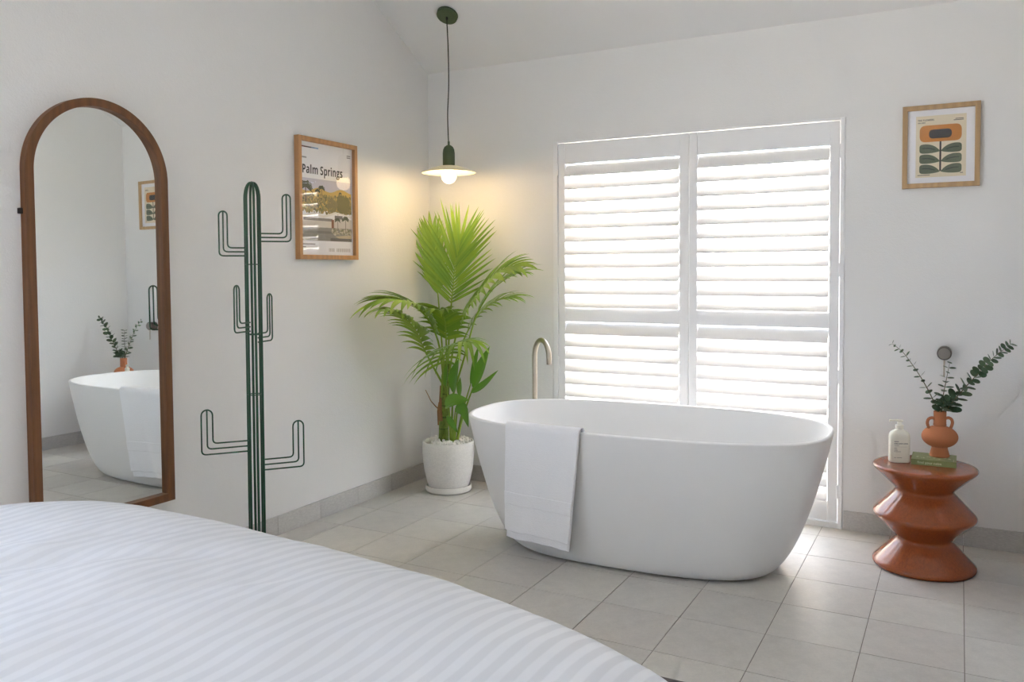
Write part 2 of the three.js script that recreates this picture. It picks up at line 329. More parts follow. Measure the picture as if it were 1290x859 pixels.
// towel over the near rim
{
  const g = thing('towel', 'white terry bath towel hanging over the rim of the bathtub', 'towel', [0, 0, 0]);
  const rimZ = (x) => { const u = Math.min(0.999, Math.abs((x - TUB.x) / TUB.a)); return TUB.z - (x - TUB.x) * Math.sin(TUB.yaw) + TUB.b * Math.pow(1 - Math.pow(u, TUB.n), 1 / TUB.n); };
  const layer = (off, th, len, xs, xe, name, mat, s0 = -0.16) => {
    // profile: inside drop, over the rim, front drop
    const path = (s, x) => {                                       // s: metres from the top of the rim, negative inside
      const zr = rimZ(x), R = 0.013 + off, arc = R * Math.PI / 2, zt = zr - 0.009, yt = TUB.h - 0.006;
      if (s < -arc) return [zt - R - (-s - arc) * 0.12, yt - (-s - arc)];
      if (s < arc) return [zt + R * Math.sin(s / R), yt + R * Math.cos(s / R)];
      const d = s - arc; return [zt + R - 0.03 * Math.min(1, d / 0.45), yt - d];
    };
    const nu = 36, nv = 60;
    const surf = (o) => (i, j) => {
      const s = s0 + (len - s0) * j, taper = Math.max(0, s) / 0.5, x = (xs + (xe - xs) * i) - taper * (0.024 + 0.036 * i);
      const [z, y] = path(s + (i - 0.5) * 0.014 * taper, xs + (xe - xs) * i);
      const wob = Math.max(0, s) * (0.013 * Math.sin(i * 7.3 + 0.6) + 0.006 * Math.sin(i * 17 + s * 9));
      return [x, y, z + wob + o, x, s];
    };
    const A = gridGeo(nu, nv, surf(th)), B = gridGeo(nu, nv, surf(0)); const bi = B.index.array; for (let k = 0; k < bi.length; k += 3) { const t = bi[k]; bi[k] = bi[k + 1]; bi[k + 1] = t; } B.computeVertexNormals();
    const rim = []; for (let i = 0; i < nu; i++) rim.push([i / nu, 1]); for (let j = nv; j > 0; j--) rim.push([1, j / nv]); for (let i = nu; i > 0; i--) rim.push([i / nu, 0]); for (let j = 0; j <= nv; j++) rim.push([0, j / nv]);
    const E2 = gridGeo(rim.length - 1, 4, (u, v) => { const [i, j] = rim[Math.round(u * (rim.length - 1))], p = surf(v * th)(i, j), out = Math.sin(v * Math.PI) * 0.004; p[1] -= j === 1 ? out : 0; if (i === 0) p[0] -= out; if (i === 1) p[0] += out; return p; });
    return mesh(name, merge([A, B, E2]), mat, g);
  };
  layer(0.001, 0.010, 0.505, 1.160, 1.494, 'towel_fold', M.towel);
  layer(0.0115, 0.010, 0.488, 1.156, 1.497, 'towel_fold', M.towel);
  layer(0.0216, 0.0022, 0.385, 1.158, 1.495, 'hem_band', M.towel, 0.335);
}
// bath tap
{
  const g = thing('bath_tap', 'brushed nickel gooseneck bath tap standing behind the bathtub', 'tap', [0.876, 0, 0.33]);
  const R = 0.088, dir = V(0.8, 0, 0.6), yTop = 0.888 - R;
  const pts = [V(0, 0.01, 0), V(0, 0.4, 0), V(0, yTop, 0)];
  for (let k = 1; k <= 14; k++) { const a = k / 14 * Math.PI; pts.push(dir.clone().multiplyScalar(R * (1 - Math.cos(a)) * 0.92).add(V(0, yTop + R * Math.sin(a), 0))); }
  const e = pts[pts.length - 1]; pts.push(e.clone().add(V(0, -0.03, 0)));
  mesh('spout', sweep(pts, 0.0135, 20), M.steel, g);
  mesh('floor_flange', lathe([[0.0005, 0.012], [0.03, 0.012], [0.034, 0.008], [0.034, 0]], 32), M.steel, g);
}

// ------------------------------------------------------------------ bed and duvet
{
  const bed = thing('bed', 'low dark wooden bed under the white striped duvet', 'bed', [1.43, 0, 3.82]);
  mesh('base', rbox(-0.99, 1.0, 0.16, 0.42, -1.2, 1.1, 0.012), M.darkWood, bed);
  mesh('mattress', rbox(-0.80, 0.80, 0.41, 0.52, -0.96, 1.02, 0.05, 4), M.mattress, bed);
  for (const x of [-0.82, 0.76]) for (const z of [-0.96, 0.96]) mesh('leg', rbox(x, x + 0.06, 0, 0.16, z, z + 0.06, 0.006), M.darkWood, bed);
  const xl = 0.451, xr = 2.53, zf = 2.674, zb = 4.93, AL = 0.383, AR = 1.2, AZ = 0.381, B = 0.085, over = 0.24, nx = 210, nz = 190;
  const n1 = noiseField(256, 6, 71), n2 = noiseField(256, 14, 72), n3 = noiseField(256, 40, 73);
  const nz_ = (f, x, z) => { const fx = ((x * 256) % 256 + 256) % 256, fz = ((z * 256) % 256 + 256) % 256, x0 = Math.floor(fx), z0 = Math.floor(fz), tx = fx - x0, tz = fz - z0, q = (a, b) => f[(b & 255) * 256 + (a & 255)]; return (q(x0, z0) * (1 - tx) + q(x0 + 1, z0) * tx) * (1 - tz) + (q(x0, z0 + 1) * (1 - tx) + q(x0 + 1, z0 + 1) * tx) * tz; };
  const shell = () => (i, j) => {
    const p = xl - over * AL + (xr + over * AR * 0.3 - xl + over * AL) * i, q = zf - over * AZ + (zb - zf + 2 * over * AZ) * j;
    const px = Math.max(xl + AL, Math.min(xr - AR, p)), pz = Math.max(zf + AZ, Math.min(zb - AZ, q));
    let ex = p - px, ez = q - pz; ex /= ex > 0 ? (p > xr ? AR * 0.3 : AR) : AL; if (p > xr) ex = 1 + (p - xr) / (AR * 0.3); ez /= AZ;
    const m = Math.hypot(ex, ez), k = m > 1 ? 1 / m : 1, fall = Math.min(Math.max(0, m - 1), 0.26) * 1.15;
    const y = 0.64 - 0.018 * (p - 1.4) - B * (1 - Math.sqrt(Math.max(0, 1 - Math.min(1, m) ** 2))) - fall;
    const fold = fall * (0.10 * Math.sin((p - q) * 19) + 0.05 * Math.sin((p + q) * 33));
    const wr = (nz_(n1, p * 0.36, q * 0.2) - 0.5) * 0.022 + (nz_(n2, p * 0.6 + q * 0.3, q * 0.36) - 0.5) * 0.022 + (nz_(n3, p * 0.6 + q * 0.4, q * 0.3) - 0.5) * 0.006;
    return [px + ex * k * (ex > 0 ? AR : AL) + ex * k * fold, y + wr * Math.max(0.2, 1 - m * 0.7), pz + ez * k * AZ + ez * k * fold, p / 0.037, q / 0.037];
  };
  const top = gridGeo(nx, nz, shell(0)), ix = top.index.array; for (let k = 0; k < ix.length; k += 3) { const t = ix[k]; ix[k] = ix[k + 1]; ix[k + 1] = t; } top.computeVertexNormals();
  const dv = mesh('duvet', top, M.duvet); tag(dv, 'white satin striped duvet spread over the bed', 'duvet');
}

// ------------------------------------------------------------------ arched mirror
{
  const z0 = 1.944, z1 = 2.513, y0 = 0.333, y1 = 1.888, w = z1 - z0, R = w / 2, depth = 0.038, face = 0.026;
  const g = thing('wall_mirror', 'tall arched mirror in a brown wooden frame on the wall', 'mirror', [0.0105, y0, (z0 + z1) / 2]); g.rotation.set(0, -0.024, 0.006);
  const arch = (inset, P = THREE.Shape) => { const r = R - inset, s = new P(), ya = (y1 - y0) - R; s.moveTo(-r, inset); s.lineTo(r, inset); s.lineTo(r, ya); s.absarc(0, ya, r, 0, Math.PI, false); s.lineTo(-r, inset); return s; };
  const s = arch(0); s.holes.push(arch(face, THREE.Path));
  const fg = new THREE.ExtrudeGeometry(s, { depth: depth - 0.004, bevelEnabled: true, bevelSize: 0.002, bevelThickness: 0.002, bevelSegments: 2, curveSegments: 40 });
  // local: shape x -> -z (seen from the room the wall runs right to left), extrusion -> +x
  fg.rotateY(Math.PI / 2); fg.translate(0.002, 0, 0);
  const uv = fg.attributes.uv, ps = fg.attributes.position; for (let k = 0; k < uv.count; k++) uv.setXY(k, (ps.getZ(k) * 3 + ps.getX(k) * 3), ps.getY(k) * 0.8);
  mesh('frame', fg, M.mirrorWood, g);
  const mg = new THREE.ExtrudeGeometry(arch(face - 0.006), { depth: 0.004, bevelEnabled: false, curveSegments: 40 }); mg.rotateY(Math.PI / 2); mg.translate(0.012, 0, 0);
  mesh('mirror_glass', mg, M.silver, g);
  const bgm = new THREE.ExtrudeGeometry(arch(face - 0.004), { depth: 0.006, bevelEnabled: false, curveSegments: 40 }); bgm.rotateY(Math.PI / 2); bgm.translate(0.004, 0, 0);
  mesh('backing', bgm, M.black, g);
  mesh('hanging_clip', rbox(0.001, 0.016, 1.12, 1.14, R - 0.001, R + 0.014, 0.003), M.black, g);
}

// ------------------------------------------------------------------ cactus coat stand
{
  const g = thing('coat_stand', 'green wire coat stand shaped like a cactus beside the mirror', 'coat stand', [0.262, 0, 1.705]);
  const H = 1.618, r = 0.031;
  for (let k = 0; k < 6; k++) {
    const a = k / 6 * Math.PI * 2 - 0.485, c = Math.cos(a), s = Math.sin(a), pts = [V(c * r, 0.02, s * r), V(c * r, 0.8, s * r), V(c * r, H - 0.07, s * r)];
    for (let q = 1; q <= 6; q++) { const t = q / 6 * Math.PI / 2; pts.push(V(c * (0.006 + (r - 0.006) * Math.cos(t)), H - 0.07 + 0.068 * Math.sin(t), s * (0.006 + (r - 0.006) * Math.cos(t)))); }
    mesh('stem_rod', sweep(pts, 0.005, 8), M.cactus, g);
  }
  for (const y of [0.12, 0.74, 0.99, 1.28]) { const t = new THREE.TorusGeometry(r - 0.003, 0.0022, 6, 24); t.rotateX(Math.PI / 2); t.translate(0, y, 0); mesh('hoop', t, M.cactus, g); }
  mesh('top_cap', lathe([[0.0005, H + 0.004], [0.008, H + 0.002], [0.011, H - 0.006], [0.004, H - 0.01]], 16), M.cactus, g);
  mesh('base_plate', lathe([[0.0005, 0.02], [0.15, 0.018], [0.155, 0.012], [0.155, 0.0], [0.0005, 0.0]], 48), M.cactus, g);
  const arm = (dx, dz, L, yB, yT, gap) => {                        // three bent rods joined by a rounded end
    const grp = new THREE.Group(); grp.name = 'arm'; g.add(grp); const dir = V(dx, 0, dz).normalize(), P = (l, y) => dir.clone().multiplyScalar(l).add(V(0, y, 0));
    const outer = [P(r * 0.9, yB), P(L, yB), P(L, yT - gap)];
    for (let q = 1; q < 8; q++) { const t = q / 8 * Math.PI; outer.push(P(L - gap + gap * Math.cos(t), yT - gap + gap * Math.sin(t))); }
    outer.push(P(L - 2 * gap, yT - gap), P(L - 2 * gap, yB + 2 * gap), P(r * 0.9, yB + 2 * gap));
    mesh('arm_rod', polyTube(outer, 0.0032, 0.018, 7), M.cactus, grp);
    mesh('arm_rod', polyTube([P(r * 0.9, yB + gap), P(L - gap, yB + gap), P(L - gap, yT)], 0.0032, 0.018, 7), M.cactus, grp);
    grp.userData.label = 'bent wire arm of the coat stand';
  };
  const ux = 0.62, uz = -0.785;
  arm(-ux, -uz, 0.132, 1.315, 1.497, 0.0165); arm(ux, uz, 0.155, 1.375, 1.572, 0.0165);
  arm(-ux, -uz, 0.213, 0.505, 0.688, 0.022); arm(ux, uz, 0.196, 0.42, 0.617, 0.022);
  arm(0.2, 0.98, 0.135, 1.005, 1.195, 0.018); arm(-0.2, -0.98, 0.135, 0.955, 1.155, 0.018);
}

// ------------------------------------------------------------------ framed pictures
function frameGeo(w, h, f, d) {
  const s = new THREE.Shape([[-w / 2, -h / 2], [w / 2, -h / 2], [w / 2, h / 2], [-w / 2, h / 2]].map((p) => new THREE.Vector2(...p)));
  s.holes.push(new THREE.Path([[-w / 2 + f, -h / 2 + f], [-w / 2 + f, h / 2 - f], [w / 2 - f, h / 2 - f], [w / 2 - f, -h / 2 + f]].map((p) => new THREE.Vector2(...p))));
  const g = new THREE.ExtrudeGeometry(s, { depth: d - 0.002, bevelEnabled: true, bevelSize: 0.001, bevelThickness: 0.001, bevelSegments: 1 });
  const uv = g.attributes.uv, p = g.attributes.position; for (let k = 0; k < uv.count; k++) { const side = Math.abs(p.getX(k)) > w / 2 - f - 0.001; uv.setXY(k, side ? p.getX(k) * 3 : p.getY(k) * 3, side ? p.getY(k) : p.getX(k)); }
  return g;
}
function softBlob(c, x, y, r, n, col, sq = 1) { c.fillStyle = col; for (let k = 0; k < n; k++) { const a = rnd() * 6.283, d = Math.sqrt(rnd()) * r; c.beginPath(); c.arc(x + Math.cos(a) * d, y + Math.sin(a) * d * sq, r * rr(0.08, 0.2), 0, 7); c.fill(); } }
const posterTex = canvasTex(720, 936, (c, w, h) => {
  c.fillStyle = '#f0eeee'; c.fillRect(0, 0, w, h);
  // thin colour bar and small print
  const bar = ['#7a2f2c', '#5b3a35', '#4b4a4a', '#6f8fb5', '#7fa6cf']; bar.forEach((col, k) => { c.fillStyle = col; c.fillRect(24 + k * 46, 42, 46, 10); });
  c.fillStyle = '#4a4a4a'; for (let k = 0; k < 9; k++) c.fillRect(30 + k * 8, 128, 5, 12);
  c.fillStyle = '#8a8585'; c.fillRect(640, 62, 50, 8); c.fillRect(640, 78, 50, 8);
  c.fillStyle = '#23211f'; c.font = 'bold 98px sans-serif'; c.textBaseline = 'alphabetic';
  const tw = c.measureText('Palm Springs').width; c.save(); c.translate(40, 262); c.scale(540 / tw, 1); c.fillText('Palm Springs', 0, 0); c.restore();
  // photograph of the town
  const px = 22, py = 300, pw = 676, ph = 512;
  c.save(); c.beginPath(); c.rect(px, py, pw, ph); c.clip();
  c.fillStyle = '#c9c5cf'; c.fillRect(px, py, pw, 130);
  c.fillStyle = '#cfae5c'; c.beginPath(); c.moveTo(px, py + 120); for (let k = 0; k <= 20; k++) c.lineTo(px + pw * k / 20, py + 92 + 16 * Math.sin(k * 0.7) - k * 0.6); c.lineTo(px + pw, py + 260); c.lineTo(px, py + 260); c.fill();
  for (let k = 0; k < 700; k++) { const x = px + rnd() * pw, y = py + 130 + rnd() * 150; c.fillStyle = ['#9c8f55', '#877f4c', '#b09a5a', '#6f6a41', '#a58d52'][k % 5]; c.beginPath(); c.arc(x, y, rr(4, 13), 0, 7); c.fill(); }
  softBlob(c, px + 560, py + 190, 90, 160, '#7f7746', 0.9); softBlob(c, px + 410, py + 210, 70, 90, '#8f8355', 0.8);
  const palm = (x, y, s, tall) => { c.strokeStyle = '#5c5340'; c.lineWidth = s * 0.12; c.beginPath(); c.moveTo(x, y); c.lineTo(x + 3, y + tall); c.stroke(); c.strokeStyle = '#4d5038'; for (let k = 0; k < 26; k++) { const a = -Math.PI * (k / 25) * 1.25 + 0.4, l = s * rr(0.7, 1.05); c.lineWidth = s * 0.09; c.beginPath(); c.moveTo(x, y); c.quadraticCurveTo(x + Math.cos(a) * l * 0.7, y + Math.sin(a) * l * 0.8, x + Math.cos(a) * l, y + Math.sin(a) * l * 0.6 + l * 0.25); c.stroke(); } };
  palm(px + 62, py + 70, 100, 130); palm(px + 268, py + 72, 46, 60); palm(px + 215, py + 98, 36, 50); palm(px + 520, py + 100, 22, 30);
  // low white house with a folded roof
  c.fillStyle = '#e6e0d8'; c.beginPath(); c.moveTo(px, py + 315); c.lineTo(px + 150, py + 275); c.lineTo(px + 290, py + 300); c.lineTo(px + 450, py + 262); c.lineTo(px + pw, py + 290); c.lineTo(px + pw, py + 305); c.lineTo(px + 450, py + 280); c.lineTo(px + 290, py + 320); c.lineTo(px + 150, py + 295); c.lineTo(px, py + 335); c.fill();
  c.fillStyle = '#8d8680'; c.fillRect(px + 30, py + 322, 380, 34); c.fillStyle = '#77726c'; c.fillRect(px + 440, py + 292, 110, 30);
  c.fillStyle = '#d8cfc4'; c.fillRect(px, py + 345, pw, 60); c.fillStyle = '#8a5b42'; c.fillRect(px + 395, py + 330, 34, 74); c.fillStyle = '#cfc6bb'; c.fillRect(px + 430, py + 322, 246, 84);
  c.fillStyle = '#8f8a80'; c.fillRect(px, py + 400, pw, 112); c.fillStyle = '#7b766d'; c.fillRect(px, py + 430, pw, 20);
  for (let k = 0; k < 120; k++) { c.fillStyle = ['#a39b86', '#b9ad93', '#7d7a5c', '#c9bea8'][k % 4]; c.beginPath(); c.ellipse(px + 400 + rnd() * 280, py + 405 + rnd() * 50, rr(5, 18), rr(3, 9), 0, 0, 7); c.fill(); }
  palm(px + 480, py + 330, 44, 90); palm(px + 590, py + 318, 52, 120);
  c.fillStyle = '#c5b493'; c.beginPath(); c.moveTo(px + 440, py + 470); c.lineTo(px + 676, py + 455); c.lineTo(px + 676, py + 500); c.lineTo(px + 560, py + 505); c.fill();
  c.fillStyle = '#6c6760'; c.fillRect(px + 380, py + 486, 300, 26);
  c.restore();
  c.fillStyle = '#8b8785'; c.fillRect(30, 838, 170, 8); c.fillRect(30, 862, 50, 7);
  c.fillStyle = '#b7b1aa'; for (let k = 0; k < 5; k++) c.fillRect(380 + k * 16, 872, 9, 30); for (let k = 0; k < 11; k++) c.fillRect(486 + k * 18, 872, 10, 30);
});
{
  const w = 0.446, h = 0.597, y = 1.6085, z = 0.943;
  const g = thing('framed_poster', 'oak framed travel poster with the words Palm Springs', 'poster', [0.001, y, z]); g.rotation.y = Math.PI / 2;
  mesh('frame', frameGeo(w, h, 0.02, 0.03), M.oak, g);
  const p = mesh('print', box(-w / 2 + 0.018, w / 2 - 0.018, -h / 2 + 0.018, h / 2 - 0.018, 0.006, 0.009), [M.paper, M.paper, M.paper, M.paper, std({ map: posterTex, roughness: 0.8 }), M.paper], g);
  const gl = mesh('glazing', new THREE.PlaneGeometry(w - 0.04, h - 0.04), M.glass, g); gl.position.z = 0.0125;
}
const flowerTex = canvasTex(600, 760, (c, w, h) => {
  c.fillStyle = '#e6dac0'; c.fillRect(0, 0, w, h);
  c.fillStyle = '#2c2a27'; c.textBaseline = 'alphabetic';
  c.font = 'bold 30px sans-serif'; c.fillText('THE FLOWERS', 22, 62); c.font = 'bold 22px sans-serif'; c.fillText('GALLERY', 22, 90);
  c.fillStyle = '#5d574f'; c.fillRect(470, 52, 96, 8); c.fillRect(450, 68, 116, 8); c.fillRect(24, 728, 150, 8); c.fillRect(530, 716, 36, 8);
  const rrect = (x, y, ww, hh, r, col) => { c.fillStyle = col; c.beginPath(); c.moveTo(x + r, y); c.lineTo(x + ww - r, y); c.quadraticCurveTo(x + ww, y, x + ww, y + r); c.lineTo(x + ww, y + hh - r); c.quadraticCurveTo(x + ww, y + hh, x + ww - r, y + hh); c.lineTo(x + r, y + hh); c.quadraticCurveTo(x, y + hh, x, y + hh - r); c.lineTo(x, y + r); c.quadraticCurveTo(x, y, x + r, y); c.fill(); };
  rrect(46, 118, 500, 205, 76, '#c98338'); rrect(158, 172, 272, 110, 54, '#26262a');
  c.fillStyle = '#3a3029'; c.fillRect(286, 322, 22, 366);
  for (let k = 0; k < 3; k++) for (const s of [-1, 1]) {
    const y = 350 + k * 126; c.save(); c.translate(297, y); c.scale(s, 1); c.fillStyle = '#5c6650';
    c.beginPath(); c.moveTo(4, 92); c.bezierCurveTo(60, 10, 150, -8, 222, 2); c.quadraticCurveTo(252, 8, 252, 40); c.lineTo(252, 78); c.quadraticCurveTo(250, 108, 216, 112); c.bezierCurveTo(150, 118, 60, 112, 4, 92); c.fill();
    c.strokeStyle = '#3a443a'; c.lineWidth = 13; c.beginPath(); c.moveTo(64, 74); c.quadraticCurveTo(140, 42, 218, 50); c.stroke(); c.restore();
  }
});
{
  const x0 = 2.599, x1 = 2.907, y0 = 1.612, y1 = 1.980, w = x1 - x0, h = y1 - y0;
  const g = thing('framed_print', 'pale oak framed print of an orange flower with green leaves', 'picture', [(x0 + x1) / 2, (y0 + y1) / 2, 0.001]);
  mesh('frame', frameGeo(w, h, 0.019, 0.024), M.oakPale, g);
  mesh('mount', box(-w / 2 + 0.017, w / 2 - 0.017, -h / 2 + 0.017, h / 2 - 0.017, 0.004, 0.008), std({ color: 0xf1f0f2, roughness: 0.9 }), g);
  mesh('print', box(-0.1005, 0.1005, -0.1375, 0.1375, 0.008, 0.0086), [M.paper, M.paper, M.paper, M.paper, std({ map: flowerTex, roughness: 0.85 }), M.paper], g);
  const gl = mesh('glazing', new THREE.PlaneGeometry(w - 0.038, h - 0.038), M.glass, g); gl.position.z = 0.012;
}

// ------------------------------------------------------------------ pendant lamp
{
  const x = 0.378, z = 0.37, cy = EAVE + SL * z;
  const g = thing('pendant_lamp', 'pendant lamp with green socket and cream dish shade over the palm', 'lamp', [x, 0, z]);
  const can = mesh('ceiling_rose', lathe([[0.0005, -0.024], [0.052, -0.024], [0.057, -0.02], [0.058, -0.001], [0.0005, -0.001]], 48), M.lampGreen, g);
  can.position.set(0, cy, 0); can.rotation.x = -Math.atan(SL);
  mesh('cord_grip', lathe([[0.0005, -0.03], [0.006, -0.03], [0.007, -0.015], [0.0005, -0.015]], 16), M.black, g).position.set(0, cy - 0.004, 0.008);
  mesh('cord', tube([V(0, cy - 0.022, 0.01), V(0.004, 2.45, 0.004), V(0.003, 2.25, 0), V(-0.005, 2.1, 0), V(-0.003, 2.0, 0), V(0, 1.93, 0)], 0.0032, 40, 8), M.cord, g);
  const by = 1.775;
  mesh('socket', lathe([[0.0005, 0.176], [0.006, 0.176], [0.006, 0.157], [0.012, 0.155], [0.024, 0.146], [0.0305, 0.132], [0.033, 0.115], [0.033, 0.043], [0.0005, 0.043]].map(([r, y]) => [r, y]), 40), M.lampGreen, g).position.y = by;
  mesh('shade', lathe([[0.03, 0.045], [0.055, 0.042], [0.10, 0.028], [0.146, 0.008], [0.1475, 0.006], [0.1455, 0.005], [0.10, 0.024], [0.055, 0.038], [0.03, 0.041]], 64), M.shade, g).position.y = by;
  const b = mesh('bulb', new THREE.SphereGeometry(0.041, 32, 20), M.bulb, g); b.position.y = by - 0.012;
  const l = new THREE.PointLight(0xffd79c, 0.3, 0, 2); l.position.set(0, by - 0.012, 0); l.castShadow = true; l.shadow.radius = 2; l.name = 'bulb_light'; g.add(l);
}

// ------------------------------------------------------------------ potted palm
{
  const PX = 0.285, PZ = 0.252;
  const g = thing('potted_palm', 'green kentia palm in a white speckled pot in the corner', 'plant', [PX, 0, PZ]);
  const L = (p) => V(p[0] - PX, p[1], p[2] - PZ);
  mesh('saucer', lathe([[0.0005, 0.012], [0.118, 0.012], [0.122, 0.034], [0.128, 0.036], [0.131, 0.032], [0.131, 0.012], [0.124, 0.0], [0.0005, 0.0]], 64), M.potPlain, g);
  mesh('pot', lathe([[0.0005, 0.02], [0.1, 0.02], [0.113, 0.026], [0.124, 0.06], [0.137, 0.12], [0.1445, 0.18], [0.147, 0.23], [0.1455, 0.275], [0.143, 0.283], [0.139, 0.285], [0.135, 0.281], [0.135, 0.24], [0.0005, 0.24]], 72), M.pot, g);
  const peb = new THREE.InstancedMesh(new THREE.IcosahedronGeometry(0.0105, 1), M.pebble, 420); peb.name = 'pebbles'; peb.userData.kind = 'stuff';
  const mt = new THREE.Matrix4(), q = new THREE.Quaternion(), e = new THREE.Euler();
  for (let k = 0; k < 420; k++) { const a = rnd() * 6.283, r = Math.sqrt(rnd()) * 0.128; e.set(rnd() * 6, rnd() * 6, rnd() * 6); q.setFromEuler(e); mt.compose(V(Math.cos(a) * r, 0.262 + rnd() * 0.026, Math.sin(a) * r), q, V(rr(0.7, 1.25), rr(0.5, 0.9), rr(0.7, 1.1))); peb.setMatrixAt(k, mt); }
  peb.castShadow = peb.receiveShadow = true; g.add(peb);
  const trunkPts = [[0.252, 0.255, 0.25], [0.253, 0.324, 0.25], [0.261, 0.44, 0.26], [0.276, 0.555, 0.265], [0.291, 0.669, 0.27], [0.296, 0.74, 0.27]].map(L);
  const tc = new THREE.CatmullRomCurve3(trunkPts).getPoints(20);
  const tg = sweep(tc, (t) => 0.031 * (1 - t) + 0.018 * t, 14); const tuv = tg.attributes.uv, tp = tg.attributes.position; for (let k = 0; k < tuv.count; k++) tuv.setXY(k, k % 14 / 14, tp.getY(k) * 3);
  mesh('trunk', tg, M.trunk, g);
  mesh('dry_husk', sweep([[0.253, 0.40, 0.285], [0.256, 0.46, 0.288], [0.262, 0.6, 0.292]].map(L), (t) => 0.013 * (1 - t) + 0.004, 8), M.husk, g);
  mesh('dry_husk', sweep([[0.234, 0.37, 0.262], [0.230, 0.45, 0.268], [0.236, 0.5, 0.27]].map(L), (t) => 0.009 * (1 - t) + 0.003, 8), M.husk, g);
  mesh('dry_twig', sweep([[0.236, 0.46, 0.27], [0.214, 0.474, 0.27], [0.188, 0.506, 0.28], [0.158, 0.569, 0.29]].map(L), (t) => 0.004 - 0.002 * t, 6), M.husk, g);

  const clampWall = (p) => { p.x = Math.max(p.x, 0.014 - PX); p.z = Math.max(p.z, 0.014 - PZ); return p; };
  function blade(root, dir, up, len, wid, droop, curl, mat, parent, fold = 0.35, name = 'leaflet') {
    const d = dir.clone().normalize(), side = d.clone().cross(up).normalize(), nrm = side.clone().cross(d).normalize(), n = 7, pos = [], idx = [], uv = [];
    const p = root.clone(), dd = d.clone();
    for (let k = 0; k <= n; k++) {
      const t = k / n, w = wid * Math.pow(Math.sin(Math.PI * Math.min(1, 0.1 + 0.9 * Math.pow(t, 0.72))), 0.8) * 0.5 * (t > 0.98 ? 0 : 1);
      const lift = w * fold, sd = side.clone();
      const a = clampWall(p.clone().addScaledVector(sd, -w).addScaledVector(nrm, lift)), b = clampWall(p.clone()), c = clampWall(p.clone().addScaledVector(sd, w).addScaledVector(nrm, lift));
      pos.push(a.x, a.y, a.z, b.x, b.y, b.z, c.x, c.y, c.z); uv.push(0, t, 0.5, t, 1, t);
      dd.y -= droop / n * (0.4 + 1.4 * t); dd.addScaledVector(nrm, curl / n); dd.normalize(); p.addScaledVector(dd, len / n);
    }
    for (let k = 0; k < n; k++) for (const o of [0, 1]) { const i = k * 3 + o; idx.push(i, i + 1, i + 3, i + 1, i + 4, i + 3); }
    const gg = new THREE.BufferGeometry(); gg.setAttribute('position', new THREE.Float32BufferAttribute(pos, 3)); gg.setAttribute('uv', new THREE.Float32BufferAttribute(uv, 2)); gg.setIndex(idx); gg.computeVertexNormals();
    return mesh(name, gg, mat, parent);
  }
  // pts: midrib; from: where leaflets begin; up: which way the blade of the frond looks
  function frond(pts, o) {
    const fr = new THREE.Group(); fr.name = 'frond'; g.add(fr);
    const c = new THREE.CatmullRomCurve3(pts.map(L), false, 'centripetal'), n = o.n;
    mesh('midrib', sweep(c.getPoints(30), (t) => 0.0055 * (1 - t) + 0.0012, 6), M.rachis, fr);
    for (let k = 0; k < n; k++) for (const s of [-1, 1]) {
      const t = o.from + (1 - o.from) * (k + (s > 0 ? 0.25 : 0)) / n, p = c.getPointAt(t), tan = c.getTangentAt(t), up = o.up.clone().addScaledVector(tan, -o.up.dot(tan)).normalize(), side = tan.clone().cross(up).multiplyScalar(s);
      const u = k / (n - 1), prof = Math.pow(Math.sin(Math.PI * (0.18 + 0.62 * u)), 0.7), spread = THREE.MathUtils.lerp(o.a0, o.a1, u) + rr(-0.06, 0.06);
      const len = o.len * prof * rr(0.9, 1.08) * (s < 0 ? (o.lenL ?? 1) : (o.lenR ?? 1));
      const dir = side.clone().multiplyScalar(Math.sin(spread)).addScaledVector(tan, Math.cos(spread)).addScaledVector(up, o.lift ?? 0.12);
      blade(p, dir, up, len, o.wid * rr(0.85, 1.1) * (0.7 + 0.3 * prof), o.droop * rr(0.75, 1.25), -0.1, o.mats[Math.floor(rnd() * o.mats.length)], fr);
    }
    blade(c.getPoint(0.995), c.getTangent(1), o.up, o.len * 0.7, o.wid, o.droop, 0, o.mats[0], fr);
    return fr;
  }
  const greens = M.leaf;
  const cam = V(0.45, 0.05, 0.88);
  frond([[0.296, 0.634, 0.27], [0.302, 0.894, 0.26], [0.307, 1.075, 0.24], [0.315, 1.154, 0.235], [0.321, 1.248, 0.23], [0.339, 1.342, 0.22], [0.345, 1.40, 0.205]], { n: 19, from: 0.56, up: cam, a0: 0.92, a1: 0.26, len: 0.345, wid: 0.018, droop: 0.1, mats: greens, lenL: 1.08 });
  frond([[0.261, 0.629, 0.25], [0.205, 0.933, 0.20], [0.160, 1.137, 0.16], [0.118, 1.30, 0.13], [0.09, 1.44, 0.11]], { n: 11, from: 0.6, up: cam, a0: 0.5, a1: 0.2, len: 0.25, wid: 0.027, droop: 0.08, mats: greens });
  frond([[0.313, 0.672, 0.28], [0.363, 0.876, 0.29], [0.428, 0.998, 0.31], [0.549, 1.127, 0.35], [0.639, 1.205, 0.37], [0.732, 1.255, 0.39], [0.81, 1.268, 0.41]], { n: 17, from: 0.38, up: V(-0.35, 0.75, 0.5), a0: 1.05, a1: 0.35, len: 0.225, wid: 0.032, droop: 0.6, mats: greens });
  frond([[0.326, 0.537, 0.27], [0.425, 0.768, 0.30], [0.492, 0.998, 0.28], [0.547, 1.094, 0.27], [0.598, 1.151, 0.27], [0.68, 1.205, 0.27], [0.73, 1.225, 0.27]], { n: 11, from: 0.62, up: V(-0.5, 0.75, 0.3), a0: 0.8, a1: 0.3, len: 0.26, wid: 0.024, droop: 0.6, mats: greens });
